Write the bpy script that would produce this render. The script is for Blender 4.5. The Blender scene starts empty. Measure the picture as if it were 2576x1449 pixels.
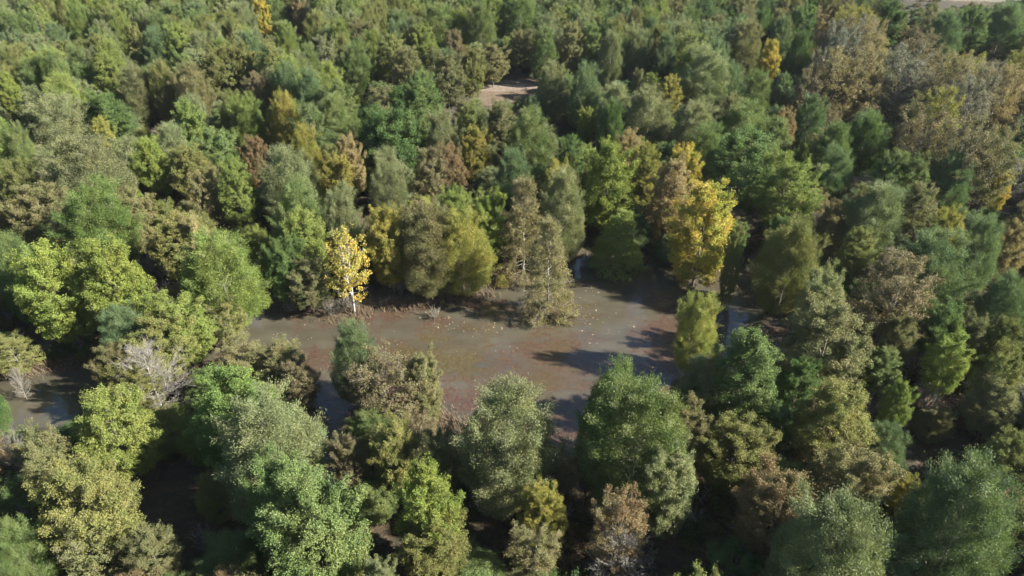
import bpy, math, random
import numpy as np
R = math.radians
scene = bpy.context.scene
COL = scene.collection
# ------------------------------------------------------------------ camera
CAM_H = 60.0; PITCH = R(34.0); FPX = 1820.0; CX, CY = 1288.0, 724.5
cd = bpy.data.cameras.new('camera'); cam = bpy.data.objects.new('camera', cd); COL.objects.link(cam)
cam.location = (0, 0, CAM_H); cam.rotation_euler = (R(90) - PITCH, 0, 0)
cd.sensor_width = 36; cd.lens = 36 * FPX / 2576.0; cd.clip_start = 1; cd.clip_end = 9000
scene.camera = cam
# ------------------------------------------------------------------ world and sun
SUN_EL = R(34); SUN_AZ = math.atan2(22.6, -5.2)        # clockwise from +Y : the sun stands to the right, a little behind
w = bpy.data.worlds.new('World'); scene.world = w; w.use_nodes = True
nt = w.node_tree; bgn = nt.nodes['Background']
sky = nt.nodes.new('ShaderNodeTexSky'); sky.sky_type = 'NISHITA'; sky.sun_disc = False
sky.sun_elevation = SUN_EL; sky.sun_rotation = SUN_AZ; sky.altitude = 100; sky.air_density = 1.0; sky.dust_density = 0.6
nt.links.new(sky.outputs[0], bgn.inputs[0]); bgn.inputs[1].default_value = 0.058
sd = bpy.data.lights.new('sun', 'SUN'); sun = bpy.data.objects.new('sun', sd); COL.objects.link(sun)
sd.energy = 5.0; sd.angle = R(0.5); sd.color = (1.0, 0.945, 0.84)
dx, dy, dz = math.sin(SUN_AZ)*math.cos(SUN_EL), math.cos(SUN_AZ)*math.cos(SUN_EL), math.sin(SUN_EL)
from mathutils import Vector
sun.rotation_euler = Vector((dx, dy, dz)).to_track_quat('Z', 'Y').to_euler(); sun.location = (60, -20, 90)
scene.view_settings.view_transform = 'Standard'; scene.view_settings.look = 'None'
scene.view_settings.exposure = 2.12; scene.view_settings.gamma = 1.0
scene.render.engine = 'CYCLES'
scene.cycles.max_bounces = 5; scene.cycles.diffuse_bounces = 2; scene.cycles.glossy_bounces = 2
scene.cycles.transmission_bounces = 3; scene.cycles.transparent_max_bounces = 4; scene.cycles.volume_bounces = 0

# ------------------------------------------------------------------ survey helpers: picture pixel -> place on a level plane
cp, sp = math.cos(PITCH), math.sin(PITCH)
def at(x, y, z=0.0):
    u = (x - CX) / FPX; v = (y - CY) / FPX
    d = sp + v * cp
    dep = (CAM_H - z) / d
    return (u * dep, dep * (cp - v * sp))
def proj(X, Y, Z):
    dep = Y * cp + (CAM_H - Z) * sp
    v = ((CAM_H - Z) * cp - Y * sp) / dep
    return CX + FPX * X / dep, CY + FPX * v, dep

# ------------------------------------------------------------------ materials
def mat(name):
    m = bpy.data.materials.new(name); m.use_nodes = True
    t = m.node_tree; b = t.nodes['Principled BSDF']
    return m, t, b
def N(t, kind, **kw):
    n = t.nodes.new(kind)
    for k, v in kw.items(): setattr(n, k, v)
    return n
def ramp(t, stops, fac):
    r = N(t, 'ShaderNodeValToRGB'); e = r.color_ramp.elements
    while len(e) < len(stops): e.new(0.5)
    for i, (p, c) in enumerate(stops):
        e[i].position = p; e[i].color = (*c, 1) if not isinstance(c, (int, float)) else (c, c, c, 1)
    t.links.new(fac, r.inputs[0]); return r.outputs[0]
def noise(t, vec, scale, detail=4, rough=0.6):
    n = N(t, 'ShaderNodeTexNoise'); n.inputs['Scale'].default_value = scale
    n.inputs['Detail'].default_value = detail; n.inputs['Roughness'].default_value = rough
    if vec is not None: t.links.new(vec, n.inputs['Vector'])
    return n.outputs[0]
def mix(t, f, a, b, mode='MIX'):
    n = N(t, 'ShaderNodeMix', data_type='RGBA', blend_type=mode)
    for s, v in ((0, f), (6, a), (7, b)):
        if hasattr(v, 'is_linked'): t.links.new(v, n.inputs[s])
        elif isinstance(v, (int, float)): n.inputs[s].default_value = v if s == 0 else (v, v, v, 1)
        else: n.inputs[s].default_value = (*v, 1)
    return n.outputs[2]

def leaf_material():
    m, t, b = mat('foliage')
    a = N(t, 'ShaderNodeAttribute', attribute_type='INSTANCER', attribute_name='leaf_a').outputs[0]
    c = N(t, 'ShaderNodeAttribute', attribute_type='INSTANCER', attribute_name='leaf_b').outputs[0]
    rn = N(t, 'ShaderNodeAttribute', attribute_type='GEOMETRY', attribute_name='rnd').outputs[2]
    oi = N(t, 'ShaderNodeObjectInfo').outputs['Random']
    tc = N(t, 'ShaderNodeTexCoord').outputs['Object']
    off = N(t, 'ShaderNodeVectorMath', operation='ADD')
    cmb = N(t, 'ShaderNodeVectorMath', operation='SCALE'); cmb.inputs[0].default_value = (37, 91, 53)
    t.links.new(oi, cmb.inputs['Scale']); t.links.new(tc, off.inputs[0]); t.links.new(cmb.outputs[0], off.inputs[1])
    n1 = noise(t, off.outputs[0], 0.33, 3, 0.6)
    f = ramp(t, [(0.40, 0.0), (0.62, 1.0)], n1)
    # per-leaf scatter of the turn between the two tints
    mm = N(t, 'ShaderNodeMath', operation='MULTIPLY_ADD'); t.links.new(rn, mm.inputs[0]); mm.inputs[1].default_value = 0.5; mm.inputs[2].default_value = -0.25
    ad = N(t, 'ShaderNodeMath', operation='ADD', use_clamp=True); t.links.new(f, ad.inputs[0]); t.links.new(mm.outputs[0], ad.inputs[1])
    colr = mix(t, ad.outputs[0], a, c)
    sc = ramp(t, [(0.0, 0.76), (0.5, 1.0), (1.0, 1.24)], rn)
    colr = mix(t, 1.0, colr, sc, 'MULTIPLY')
    t.links.new(colr, b.inputs['Base Color'])
    b.inputs['Roughness'].default_value = 0.5
    b.inputs['Specular IOR Level'].default_value = 0.12
    tr = N(t, 'ShaderNodeBsdfTranslucent'); t.links.new(mix(t, 1.0, colr, (1.0, 1.12, 0.55), 'MULTIPLY'), tr.inputs[0])
    ms = N(t, 'ShaderNodeMixShader'); ms.inputs[0].default_value = 0.30
    t.links.new(b.outputs[0], ms.inputs[1]); t.links.new(tr.outputs[0], ms.inputs[2])
    t.links.new(ms.outputs[0], t.nodes['Material Output'].inputs[0])
    return m
def bark_material():
    m, t, b = mat('bark')
    tc = N(t, 'ShaderNodeTexCoord').outputs['Object']
    c = ramp(t, [(0.3, (0.08, 0.066, 0.05)), (0.55, (0.15, 0.13, 0.105)), (0.75, (0.27, 0.25, 0.21))], noise(t, tc, 1.4, 5))
    t.links.new(c, b.inputs['Base Color']); b.inputs['Roughness'].default_value = 0.9
    return m
def pale_bark_material():
    m, t, b = mat('pale_bark')
    tc = N(t, 'ShaderNodeTexCoord').outputs['Object']
    c = ramp(t, [(0.3, (0.10, 0.088, 0.072)), (0.5, (0.18, 0.165, 0.14)), (0.75, (0.34, 0.32, 0.28))], noise(t, tc, 1.7, 5))
    t.links.new(c, b.inputs['Base Color']); b.inputs['Roughness'].default_value = 0.85
    return m
WHITE = pale_bark_material(); WHITE.name = 'white_bark'
for e_, c_ in zip([n_ for n_ in WHITE.node_tree.nodes if n_.type == 'VALTORGB'][0].color_ramp.elements, ((.18,.16,.13,1),(.31,.29,.25,1),(.45,.43,.38,1))): e_.color = c_
LEAF = leaf_material(); BARK = bark_material(); PALE = pale_bark_material()

def ground_material():
    m, t, b = mat('leaf_litter')
    g = N(t, 'ShaderNodeNewGeometry').outputs['Position']
    c = ramp(t, [(0.25, (0.018, 0.015, 0.010)), (0.5, (0.048, 0.034, 0.020)), (0.68, (0.085, 0.058, 0.034)), (0.85, (0.14, 0.10, 0.06))], noise(t, g, 1.6, 8, 0.75))
    big = ramp(t, [(0.42, (0.5, 0.62, 0.42)), (0.62, (1.25, 1.0, 0.85))], noise(t, g, 0.07, 3))
    c = mix(t, 1.0, c, big, 'MULTIPLY')
    for nm, lo, hi, sc_ in (('dry', (.055, .038, .025), (.13, .092, .055), 1.2), ('sand', (.085,.062,.046), (.19,.15,.115), 1.6), ('field', (.075,.070,.042), (.125,.115,.075), 0.2)):
        at_ = N(t, 'ShaderNodeAttribute', attribute_type='GEOMETRY', attribute_name=nm).outputs[2]
        k = N(t, 'ShaderNodeMath', operation='MULTIPLY_ADD'); t.links.new(noise(t, g, 0.9, 6, 0.7), k.inputs[0]); k.inputs[1].default_value = 1.2; k.inputs[2].default_value = -0.6
        s_ = N(t, 'ShaderNodeMath', operation='ADD'); t.links.new(at_, s_.inputs[0]); t.links.new(k.outputs[0], s_.inputs[1])
        c = mix(t, ramp(t, [(0.42, 0.0), (0.58, 1.0)], s_.outputs[0]), c, ramp(t, [(0.35, lo), (0.65, hi)], noise(t, g, sc_, 6, 0.75)))
    t.links.new(c, b.inputs['Base Color']); b.inputs['Roughness'].default_value = 0.95
    bp = N(t, 'ShaderNodeBump'); bp.inputs['Strength'].default_value = 0.8; bp.inputs['Distance'].default_value = 0.3
    t.links.new(noise(t, g, 2.5, 6, 0.7), bp.inputs['Height']); t.links.new(bp.outputs[0], b.inputs['Normal'])
    return m
def water_material():
    m, t, b = mat('murky_water')
    g = N(t, 'ShaderNodeNewGeometry').outputs['Position']
    # silty water between mats of drowned rust-brown leaves
    warp = N(t, 'ShaderNodeMapping'); warp.inputs['Scale'].default_value = (0.75, 1.25, 1)
    t.links.new(g, warp.inputs['Vector']); gv = warp.outputs[0]
    silt = ramp(t, [(0.3, (0.042, 0.038, 0.027)), (0.7, (0.066, 0.060, 0.043))], noise(t, gv, 0.22, 5))
    litter = ramp(t, [(0.36, (0.008, 0.005, 0.004)), (0.46, (0.046, 0.024, 0.017)), (0.58, (0.074, 0.038, 0.026)), (0.68, (0.17, 0.11, 0.065))], noise(t, g, 2.6, 7, 0.85))
    moss = ramp(t, [(0.35, (0.020, 0.018, 0.006)), (0.65, (0.085, 0.066, 0.026))], noise(t, g, 2.1, 6, 0.8))
    litter = mix(t, ramp(t, [(0.50, 0.0), (0.62, 0.85)], noise(t, gv, 0.075, 4, 0.6)), litter, moss)
    sx = N(t, 'ShaderNodeSeparateXYZ'); t.links.new(g, sx.inputs[0])
    gr = N(t, 'ShaderNodeMath', operation='MULTIPLY_ADD'); t.links.new(sx.outputs[1], gr.inputs[0]); gr.inputs[1].default_value = -0.0045; gr.inputs[2].default_value = 0.33   # leaves drift to the near shore
    gs = N(t, 'ShaderNodeMath', operation='ADD'); t.links.new(noise(t, gv, 0.15, 8, 0.74), gs.inputs[0]); t.links.new(gr.outputs[0], gs.inputs[1])
    wx = N(t, 'ShaderNodeMapRange'); t.links.new(sx.outputs[0], wx.inputs[0]); wx.inputs[1].default_value = -36; wx.inputs[2].default_value = -26; wx.inputs[3].default_value = -0.2; wx.inputs[4].default_value = 0.0
    g2 = N(t, 'ShaderNodeMath', operation='ADD'); t.links.new(gs.outputs[0], g2.inputs[0]); t.links.new(wx.outputs[0], g2.inputs[1]); gs = g2
    f1 = ramp(t, [(0.42, 0.0), (0.54, 1.0)], gs.outputs[0])
    f2 = ramp(t, [(0.38, 0.25), (0.56, 1.0)], noise(t, g, 1.1, 7, 0.8))
    f3 = ramp(t, [(0.56, 0.0), (0.66, 0.9)], noise(t, g, 2.2, 7, 0.85))
    mu = N(t, 'ShaderNodeMath', operation='MULTIPLY'); t.links.new(f1, mu.inputs[0]); t.links.new(f2, mu.inputs[1])
    mx = N(t, 'ShaderNodeMath', operation='MAXIMUM'); t.links.new(mu.outputs[0], mx.inputs[0]); t.links.new(f3, mx.inputs[1])
    c = mix(t, mx.outputs[0], silt, litter)
    t.links.new(c, b.inputs['Base Color'])
    rr = ramp(t, [(0.0, 0.04), (1.0, 0.38)], mx.outputs[0]); t.links.new(rr, b.inputs['Roughness'])
    b.inputs['IOR'].default_value = 1.5
    bp = N(t, 'ShaderNodeBump'); bp.inputs['Strength'].default_value = 0.10; bp.inputs['Distance'].default_value = 0.04
    t.links.new(noise(t, g, 1.8, 4, 0.6), bp.inputs['Height']); t.links.new(bp.outputs[0], b.inputs['Normal'])
    return m
def flat_mat(name, lo, hi, scale=2.0, rough=0.95):
    m, t, b = mat(name)
    g = N(t, 'ShaderNodeNewGeometry').outputs['Position']
    c = ramp(t, [(0.3, lo), (0.7, hi)], noise(t, g, scale, 7, 0.75))
    t.links.new(c, b.inputs['Base Color']); b.inputs['Roughness'].default_value = rough
    return m

# ------------------------------------------------------------------ mesh helpers
def mesh_from(name, V, F, mats, rnd=None, midx=None):
    me = bpy.data.meshes.new(name)
    V = np.asarray(V, np.float32); F = np.asarray(F, np.int32); k = F.shape[1]
    me.vertices.add(len(V)); me.vertices.foreach_set('co', V.ravel())
    me.loops.add(F.size); me.loops.foreach_set('vertex_index', F.ravel())
    me.polygons.add(len(F)); me.polygons.foreach_set('loop_start', np.arange(0, F.size, k, dtype=np.int32))
    for m in mats: me.materials.append(m)
    if rnd is not None:
        a = me.attributes.new('rnd', 'FLOAT', 'FACE'); a.data.foreach_set('value', np.asarray(rnd, np.float32))
    if midx is not None: me.polygons.foreach_set('material_index', np.asarray(midx, np.int32))
    me.update(calc_edges=True); me.validate()
    return me
def norm(a): return a / (np.linalg.norm(a, axis=-1, keepdims=True) + 1e-9)
def tubes(lines, sides=4):
    """lines: list of (points (n,3), radii (n,)) -> verts, quads"""
    V = []; F = []; o = 0
    ang = np.arange(sides) * 2 * np.pi / sides
    for P, r in lines:
        P = np.asarray(P, float); r = np.asarray(r, float); n = len(P)
        T = norm(np.gradient(P, axis=0))
        up = np.array([0.31, 0.17, 0.93]) if abs(T[0] @ np.array([0.31, 0.17, 0.93])) < 0.9 else np.array([1.0, 0, 0])
        A = norm(np.cross(T, up)); B = np.cross(T, A)
        ring = P[:, None] + r[:, None, None] * (np.cos(ang)[None, :, None] * A[:, None] + np.sin(ang)[None, :, None] * B[:, None])
        V.append(ring.reshape(-1, 3))
        i = np.arange(n - 1)[:, None] * sides; j = np.arange(sides)[None]; j2 = (j + 1) % sides
        F.append(np.stack([i + j, i + j2, i + sides + j2, i + sides + j], -1).reshape(-1, 4) + o)
        o += n * sides
    return np.concatenate(V), np.concatenate(F)
def leaves(pos, axis, rng, length, width, out=None, bias=0.9):
    # each leaf is a small kite; its face turns loosely outward from the crown, as real foliage does
    n = len(pos)
    a = norm(axis)
    r = rng.normal(size=(n, 3))
    if out is not None: r = norm(r) + out * bias
    s = norm(np.cross(a, r))
    l = (length * rng.uniform(0.6, 1.3, (n, 1))) * 0.5; wd = (width * rng.uniform(0.6, 1.3, (n, 1))) * 0.5
    c0 = pos - a*l; c1 = pos + s*wd; c2 = pos + a*l; c3 = pos - s*wd
    V = np.stack([c0, c1, c2, c3], 1).reshape(-1, 3)
    return V, np.arange(4*n, dtype=np.int32).reshape(-1, 4)

# ------------------------------------------------------------------ tree builder. Unit tree: 14 m tall, crown about 8 m across
def prof(kind, u):
    if kind == 'ovoid':  return np.sin(np.pi * np.clip(u, 0, 1) ** 0.66) ** 0.52 * 0.98 + 0.03
    if kind == 'round':  return np.sqrt(np.clip(1 - (2*u - 0.95)**2 * 0.92, 0.02, 1))
    if kind == 'cone':   return (1 - u) ** 0.72 * 0.97 + 0.05
    if kind == 'tall':   return np.sqrt(np.clip(1 - (2*u - 0.85)**2 * 0.85, 0.03, 1)) * 0.9
    return np.sqrt(np.clip(1 - (2*u - 1.15)**2 * 0.8, 0.05, 1))            # 'vase'
def tree_meshes(name, seed, Ht=14., Wd=8., shape='ovoid', z0=0.12, nprim=40, nsec=8, elev=(15, 55), lsec=0.42,
                nleaf=24000, leaf=(0.30, 0.10), sig=0.22, clump=None, twig=True, bare_low=0.0, trunk_r=0.17, pale=False,
                droop=0.0, multi=1, leafdir=0.6, ntwig=0, leader=1.0, gap=0.0, up=0.25, shell=0.45, bias=0.95):
    rng = np.random.default_rng(seed)
    lines = []; fine = []
    # leaders
    tr = []
    for k in range(multi):
        n = 9; t = np.linspace(0, 1, n)
        wob = rng.normal(0, 0.10, (n, 2)).cumsum(0) * np.array([1, 1]) ; wob -= wob[0]
        lean = rng.normal(0, 0.5, 2) * (1.6 if multi > 1 else 0.5)
        P = np.c_[lean[0]*t + wob[:, 0], lean[1]*t + wob[:, 1], Ht * 0.95 * leader * t]
        tr.append(P); lines.append((P, trunk_r * (1 - t * 0.9) ** 0.8 * (0.75 if multi > 1 else 1) + 0.015))
    lob = rng.uniform(0, 2*np.pi, 4)
    env = lambda az, u: 1 + 0.09*np.sin(2*az + lob[0] + 3*u) + 0.08*np.sin(3*az + lob[1] - 5*u) + 0.06*np.sin(5*az + 17*u + lob[2]) + 0.05*np.sin(9*az - 11*u + lob[3])
    Sb, Sd, Sl, Sw = [], [], [], []
    def shell_pts(n):
        u = rng.uniform(0, 1, n * 3); az = rng.uniform(0, 2*np.pi, n * 3)
        keep = rng.random(n * 3) < np.clip(prof(shape, u), 0, 1)
        g = np.sin(az*3 + u*9 + lob[0]) + np.sin(az*7 - u*13 + lob[1]) + np.sin(az*2 + u*21 + lob[2]) + 0.8*np.sin(az*11 + u*31 + lob[3])
        keep &= rng.random(n * 3) < np.clip(0.75 + 0.4 * g, 0.12, 1)
        u, az = u[keep], az[keep]
        k = rng.integers(0, len(u), n); u, az = u[k], az[k]
        rr = Wd / 2 * prof(shape, u) * env(az, u) * (1.0 - np.abs(rng.normal(0, 0.17, n)))
        return np.c_[rr*np.cos(az), rr*np.sin(az), Ht * (z0*0.8 + (0.985 - z0*0.8) * u)]
    for i in range(nprim):
        u = (i + rng.uniform(0, 1)) / nprim
        P = tr[i % multi]
        zz = Ht * (z0 + (0.96 - z0) * u)
        f = zz / (Ht * 0.95 * leader)
        az = i * 2.39996 + rng.normal(0, 0.35)
        # uneven outline: broad lobes plus single-branch scatter
        rad = Wd / 2 * prof(shape, u) * env(az, u) * rng.uniform(0.80, 1.08)
        el = R(elev[0] + (elev[1] - elev[0]) * u + rng.normal(0, 7))
        L = rad / max(math.cos(el), 0.35)
        L = min(L, rad * 1.45)
        zs = max(zz - L * math.sin(el) * 0.55, Ht * 0.05) if el > 0 else zz
        fs = min(zs / (Ht * 0.95 * leader), 0.99) * 8; k0 = int(fs); fr = fs - k0
        base = P[k0] * (1 - fr) + P[min(k0 + 1, 8)] * fr
        d = np.array([math.cos(az)*math.cos(el), math.sin(az)*math.cos(el), math.sin(el)])
        t = np.linspace(0, 1, 6)[:, None]
        path = base + d * L * t + np.array([0, 0, up]) * L * t**2 - np.array([0, 0, droop]) * L * t**2.2
        path += np.c_[rng.normal(0, 0.05, (6, 3)).cumsum(0)] * t
        path[:, 2] = np.clip(path[:, 2], 0.25, None)
        lines.append((path, (0.020 + 0.007 * L) * (1 - t[:, 0] * 0.85)))
        if u < bare_low and rng.random() < 0.8: has = 0
        else: has = 1
        ns = max(3, int(nsec * (0.5 + 0.6 * rad / (Wd/2))))
        for j in range(ns):
            s = 0.28 + 0.72 * (j + rng.uniform(0, 1)) / ns
            q = s * 5; k1 = min(int(q), 4); b0 = path[k1] * (1 - (q - k1)) + path[k1 + 1] * (q - k1)
            side = (-1) ** j * rng.uniform(0.3, 1.2)
            tv = norm(path[k1 + 1] - path[k1])
            pr = norm(np.cross(tv, [0, 0, 1.0]) + rng.normal(0, 0.45, 3))
            dd = norm(tv * 0.75 + pr * side * 0.8 + np.array([0, 0, up * 0.9 - droop * 0.4]))
            ll = lsec * Wd / 2 * rng.uniform(0.5, 1.15) * (1.15 - 0.5 * s)
            Sb.append(b0); Sd.append(dd); Sl.append(ll); Sw.append(has * rng.uniform(0.25, 1.2) * (rng.random() > gap))
            if twig: fine.append((np.array([b0, b0 + dd * ll * 0.55 + rng.normal(0, 0.05, 3), b0 + dd * ll]), np.array([0.016, 0.010, 0.004])))
            for q2 in range(ntwig):
                s2 = rng.uniform(0.15, 0.9); b2 = b0 + dd * ll * s2; d2 = norm(dd + rng.normal(0, 0.55, 3) + np.array([0, 0, up]))
                l2 = ll * rng.uniform(0.3, 0.65)
                fine.append((np.array([b2, b2 + d2 * l2 * 0.5 + rng.normal(0, 0.03, 3), b2 + d2 * l2]), np.array([0.014, 0.010, 0.004])))
    V1, F1 = tubes(lines, 6 if not twig else 5)
    if fine:
        V2, F2 = tubes(fine, 3); F1 = np.concatenate([F1, F2 + len(V1)]); V1 = np.concatenate([V1, V2])
    bm_ = WHITE if pale == 2 else (PALE if pale else BARK)
    trunk = mesh_from(name + '_trunk', V1, F1, [bm_])
    if nleaf == 0: return trunk, None
    Sb = np.array(Sb); Sd = np.array(Sd); Sl = np.array(Sl); Sw = np.array(Sw)
    p = Sw * Sl; p = p / p.sum()
    idx = rng.choice(len(Sb), nleaf, p=p)
    if clump:
        # leaf clusters strung along every branchlet: coarse lit clumps with gaps between
        nc = clump[0]; cs = clump[1]
        cc = rng.choice(len(Sb), nc, p=p); tt = rng.uniform(0.25, 1.08, (nc, 1))
        cpos = Sb[cc] + Sd[cc] * Sl[cc][:, None] * tt + rng.normal(0, 0.10, (nc, 3))
        ns_ = int(nc * shell); cpos[:ns_] = shell_pts(ns_)
        which = rng.integers(0, nc, nleaf)
        g = rng.normal(size=(nleaf, 3)); g = norm(g) * rng.uniform(0.25, 1, (nleaf, 1)) ** 0.5 * cs * rng.uniform(0.45, 1.6, (nc,))[which][:, None]
        g[:, 2] *= 0.72
        pos = cpos[which] + g; ax = norm(g) * 0.5 + Sd[cc][which] * leafdir + rng.normal(0, 0.6, (nleaf, 3))
        cr = rng.uniform(-0.16, 0.16, nc)[which]
        nl = int(nleaf * 0.28); i2 = rng.choice(len(Sb), nl, p=p); pos[:nl] = Sb[i2] + Sd[i2] * Sl[i2][:, None] * rng.uniform(0.1, 1.15, (nl, 1)) + rng.normal(0, 0.2, (nl, 3))
    else:
        tt = rng.uniform(0.05, 1.12, (nleaf, 1)) ** 0.85
        pos = Sb[idx] + Sd[idx] * Sl[idx][:, None] * tt + rng.normal(0, sig, (nleaf, 3)) * (0.45 + 0.6 * tt)
        ax = Sd[idx] * leafdir * 1.8 + rng.normal(0, 0.5, (nleaf, 3)) + np.array([0, 0, 0.35 * leafdir])
        cr = rng.uniform(-0.14, 0.14, len(Sb))[idx]
        ns_ = int(nleaf * shell); q = shell_pts(ns_) + rng.normal(0, 0.1, (ns_, 3)); pos[:ns_] = q
        ax[:ns_] = norm(q - np.array([0, 0, Ht * 0.25])) * leafdir * 1.6 + rng.normal(0, 0.5, (ns_, 3)); cr[:ns_] = rng.uniform(-0.1, 0.1, ns_)
    keep = pos[:, 2] > 0.15
    pos, ax, cr = pos[keep], ax[keep], cr[keep]
    out = pos - np.array([0, 0, Ht * 0.42]); out[:, 2] *= 0.75; out = norm(out) + np.array([0, 0, 0.25])
    V, F = leaves(pos, ax, rng, leaf[0], leaf[1], out, bias)
    rnd = np.clip(rng.beta(2.2, 2.2, len(pos)) + cr, 0, 1)
    crown = mesh_from(name + '_crown', V, F, [LEAF], rnd)
    return trunk, crown

PROTO = {}; SIZE = {}
def build_protos():
    # f feathery fine-twigged oval; l leafy clumped round; t tall narrow leafy; c layered cone; s sparse open brown; b bare; y clear-trunked yellow
    for k in range(4):
        PROTO['f', k] = tree_meshes('feathery', 10 + k, shape='ovoid', nprim=46, nsec=9, elev=(8, 62), nleaf=150000, leaf=(0.19, 0.052), sig=0.24, shell=0.5, pale=(k % 2 == 0), ntwig=1, lsec=0.46, multi=1 + (k == 3))
    for k in range(4):
        PROTO['l', k] = tree_meshes('leafy', 30 + k, shape='round', z0=0.22, nprim=34, nsec=8, elev=(5, 60), nleaf=120000, leaf=(0.145, 0.105), clump=(1150, 0.44), lsec=0.50, multi=1 + k % 2)
    for k in range(2):
        PROTO['t', k] = tree_meshes('tall', 50 + k, Wd=7.4, shape='tall', z0=0.10, nprim=46, nsec=7, elev=(15, 70), nleaf=110000, leaf=(0.145, 0.10), clump=(1100, 0.38), lsec=0.44, up=0.5)
    for k in range(3):
        PROTO['c', k] = tree_meshes('layered', 60 + k, shape='cone', z0=0.10, nprim=50, nsec=10, elev=(-14, 42), nleaf=60000, leaf=(0.26, 0.08), sig=0.2, shell=0.3, pale=True, ntwig=2, droop=0.12, up=0.12, lsec=0.36, gap=0.12)
    for k in range(3):
        PROTO['s', k] = tree_meshes('open', 70 + k, shape='vase' if k else 'round', z0=0.22, nprim=30, nsec=9, elev=(12, 62), nleaf=44000, leaf=(0.16, 0.105), clump=(1100, 0.40), pale=True, ntwig=3, lsec=0.5, gap=0.15, multi=2, shell=0.35)
    for k in range(2):
        PROTO['b', k] = tree_meshes('bare', 80 + k, shape='ovoid' if k else 'round', z0=0.10, nprim=46, nsec=12, elev=(5, 65), nleaf=0, pale=True, ntwig=7, lsec=0.5)
    PROTO['y', 0] = tree_meshes('golden', 90, shape='ovoid', z0=0.27, nprim=34, nsec=8, elev=(5, 66), nleaf=10500, leaf=(0.25, 0.19), clump=(330, 0.42), shell=0.45, multi=2, trunk_r=0.24, pale=2, ntwig=1, lsec=0.46, bare_low=0.22, droop=0.05)
    PROTO['k', 0] = tree_meshes('pond_cone', 95, shape='cone', z0=0.07, nprim=62, nsec=10, elev=(-16, 50), nleaf=42000, leaf=(0.21, 0.075), sig=0.2, shell=0.12, pale=True, ntwig=4, droop=0.10, up=0.10, lsec=0.34, gap=0.2)
    # shrubs at unit size 3 m
    for k in range(3):
        PROTO['u', k] = tree_meshes('shrub', 100 + k, Ht=3.0, Wd=3.6, shape='round', z0=0.08, nprim=18, nsec=6, elev=(20, 70), nleaf=3600, leaf=(0.22, 0.12), sig=0.14, trunk_r=0.04, multi=3, lsec=0.5, ntwig=1)
    PROTO['g', 0] = tree_meshes('twig_shrub', 110, Ht=3.0, Wd=3.2, shape='round', z0=0.05, nprim=26, nsec=7, elev=(35, 78), nleaf=500, leaf=(0.14, 0.09), sig=0.1, trunk_r=0.04, multi=3, lsec=0.5, ntwig=3, pale=True)
build_protos()
NP = {}
def measure(me):
    a = np.empty(len(me.vertices) * 3, np.float32); me.vertices.foreach_get('co', a); a = a.reshape(-1, 3)
    r = np.hypot(a[:, 0], a[:, 1]); return 2 * float(np.quantile(r, 0.97)), float(np.quantile(a[:, 2], 0.997))
for k_, (a_, b_) in PROTO.items(): SIZE[k_] = measure(b_ or a_)
for (k, i) in PROTO: NP[k] = max(NP.get(k, 0), i + 1)

# ------------------------------------------------------------------ colours: two tints each, real leaf albedos
PAL = {  # code: (tint a, tint b, words)
 'g':  ((.098,.142,.048), (.138,.170,.058), 'green'),
 'dg': ((.062,.108,.034), (.100,.145,.044), 'deep green'),
 'fg': ((.105,.162,.044), (.140,.182,.050), 'fresh green'),
 'bg': ((.090,.138,.064), (.122,.160,.070), 'bluish green'),
 'sg': ((.146,.172,.082), (.178,.190,.088), 'silvery green'),
 'yg': ((.148,.200,.046), (.185,.215,.048), 'bright yellow-green'),
 'yo': ((.225,.250,.072), (.275,.265,.076), 'yellow-green'),
 'lg': ((.140,.185,.048), (.175,.202,.054), 'light green'),
 'ol': ((.138,.158,.052), (.165,.165,.056), 'olive'),
 'ob': ((.140,.148,.064), (.165,.150,.070), 'olive-brown'),
 'br': ((.148,.120,.066), (.158,.140,.070), 'brown'),
 'rb': ((.180,.125,.066), (.165,.142,.068), 'rusty'),
 'oy': ((.185,.188,.048), (.235,.205,.050), 'yellowish olive'),
 'ye': ((.380,.265,.055), (.260,.265,.055), 'golden yellow'),
 'yp': ((.420,.300,.060), (.330,.310,.080), 'pale golden'),
 'or': ((.235,.185,.084), (.195,.165,.084), 'orange-tan'),
 'ta': ((.240,.205,.095), (.205,.192,.086), 'tan'),
 'gt': ((.180,.162,.130), (.150,.145,.098), 'greyish tan'),
 'bb': ((.120,.140,.120), (.140,.145,.108), 'blue-grey'),
 'gr': ((.15,.13,.10), (.13,.11,.08), 'grey'),
}
FORMW = {'f': 'feathery', 'l': 'leafy', 't': 'narrow', 'c': 'layered', 's': 'open-branched', 'b': 'leafless', 'y': 'thin-leaved', 'k': 'layered', 'u': 'bushy', 'g': 'twiggy'}
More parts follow.
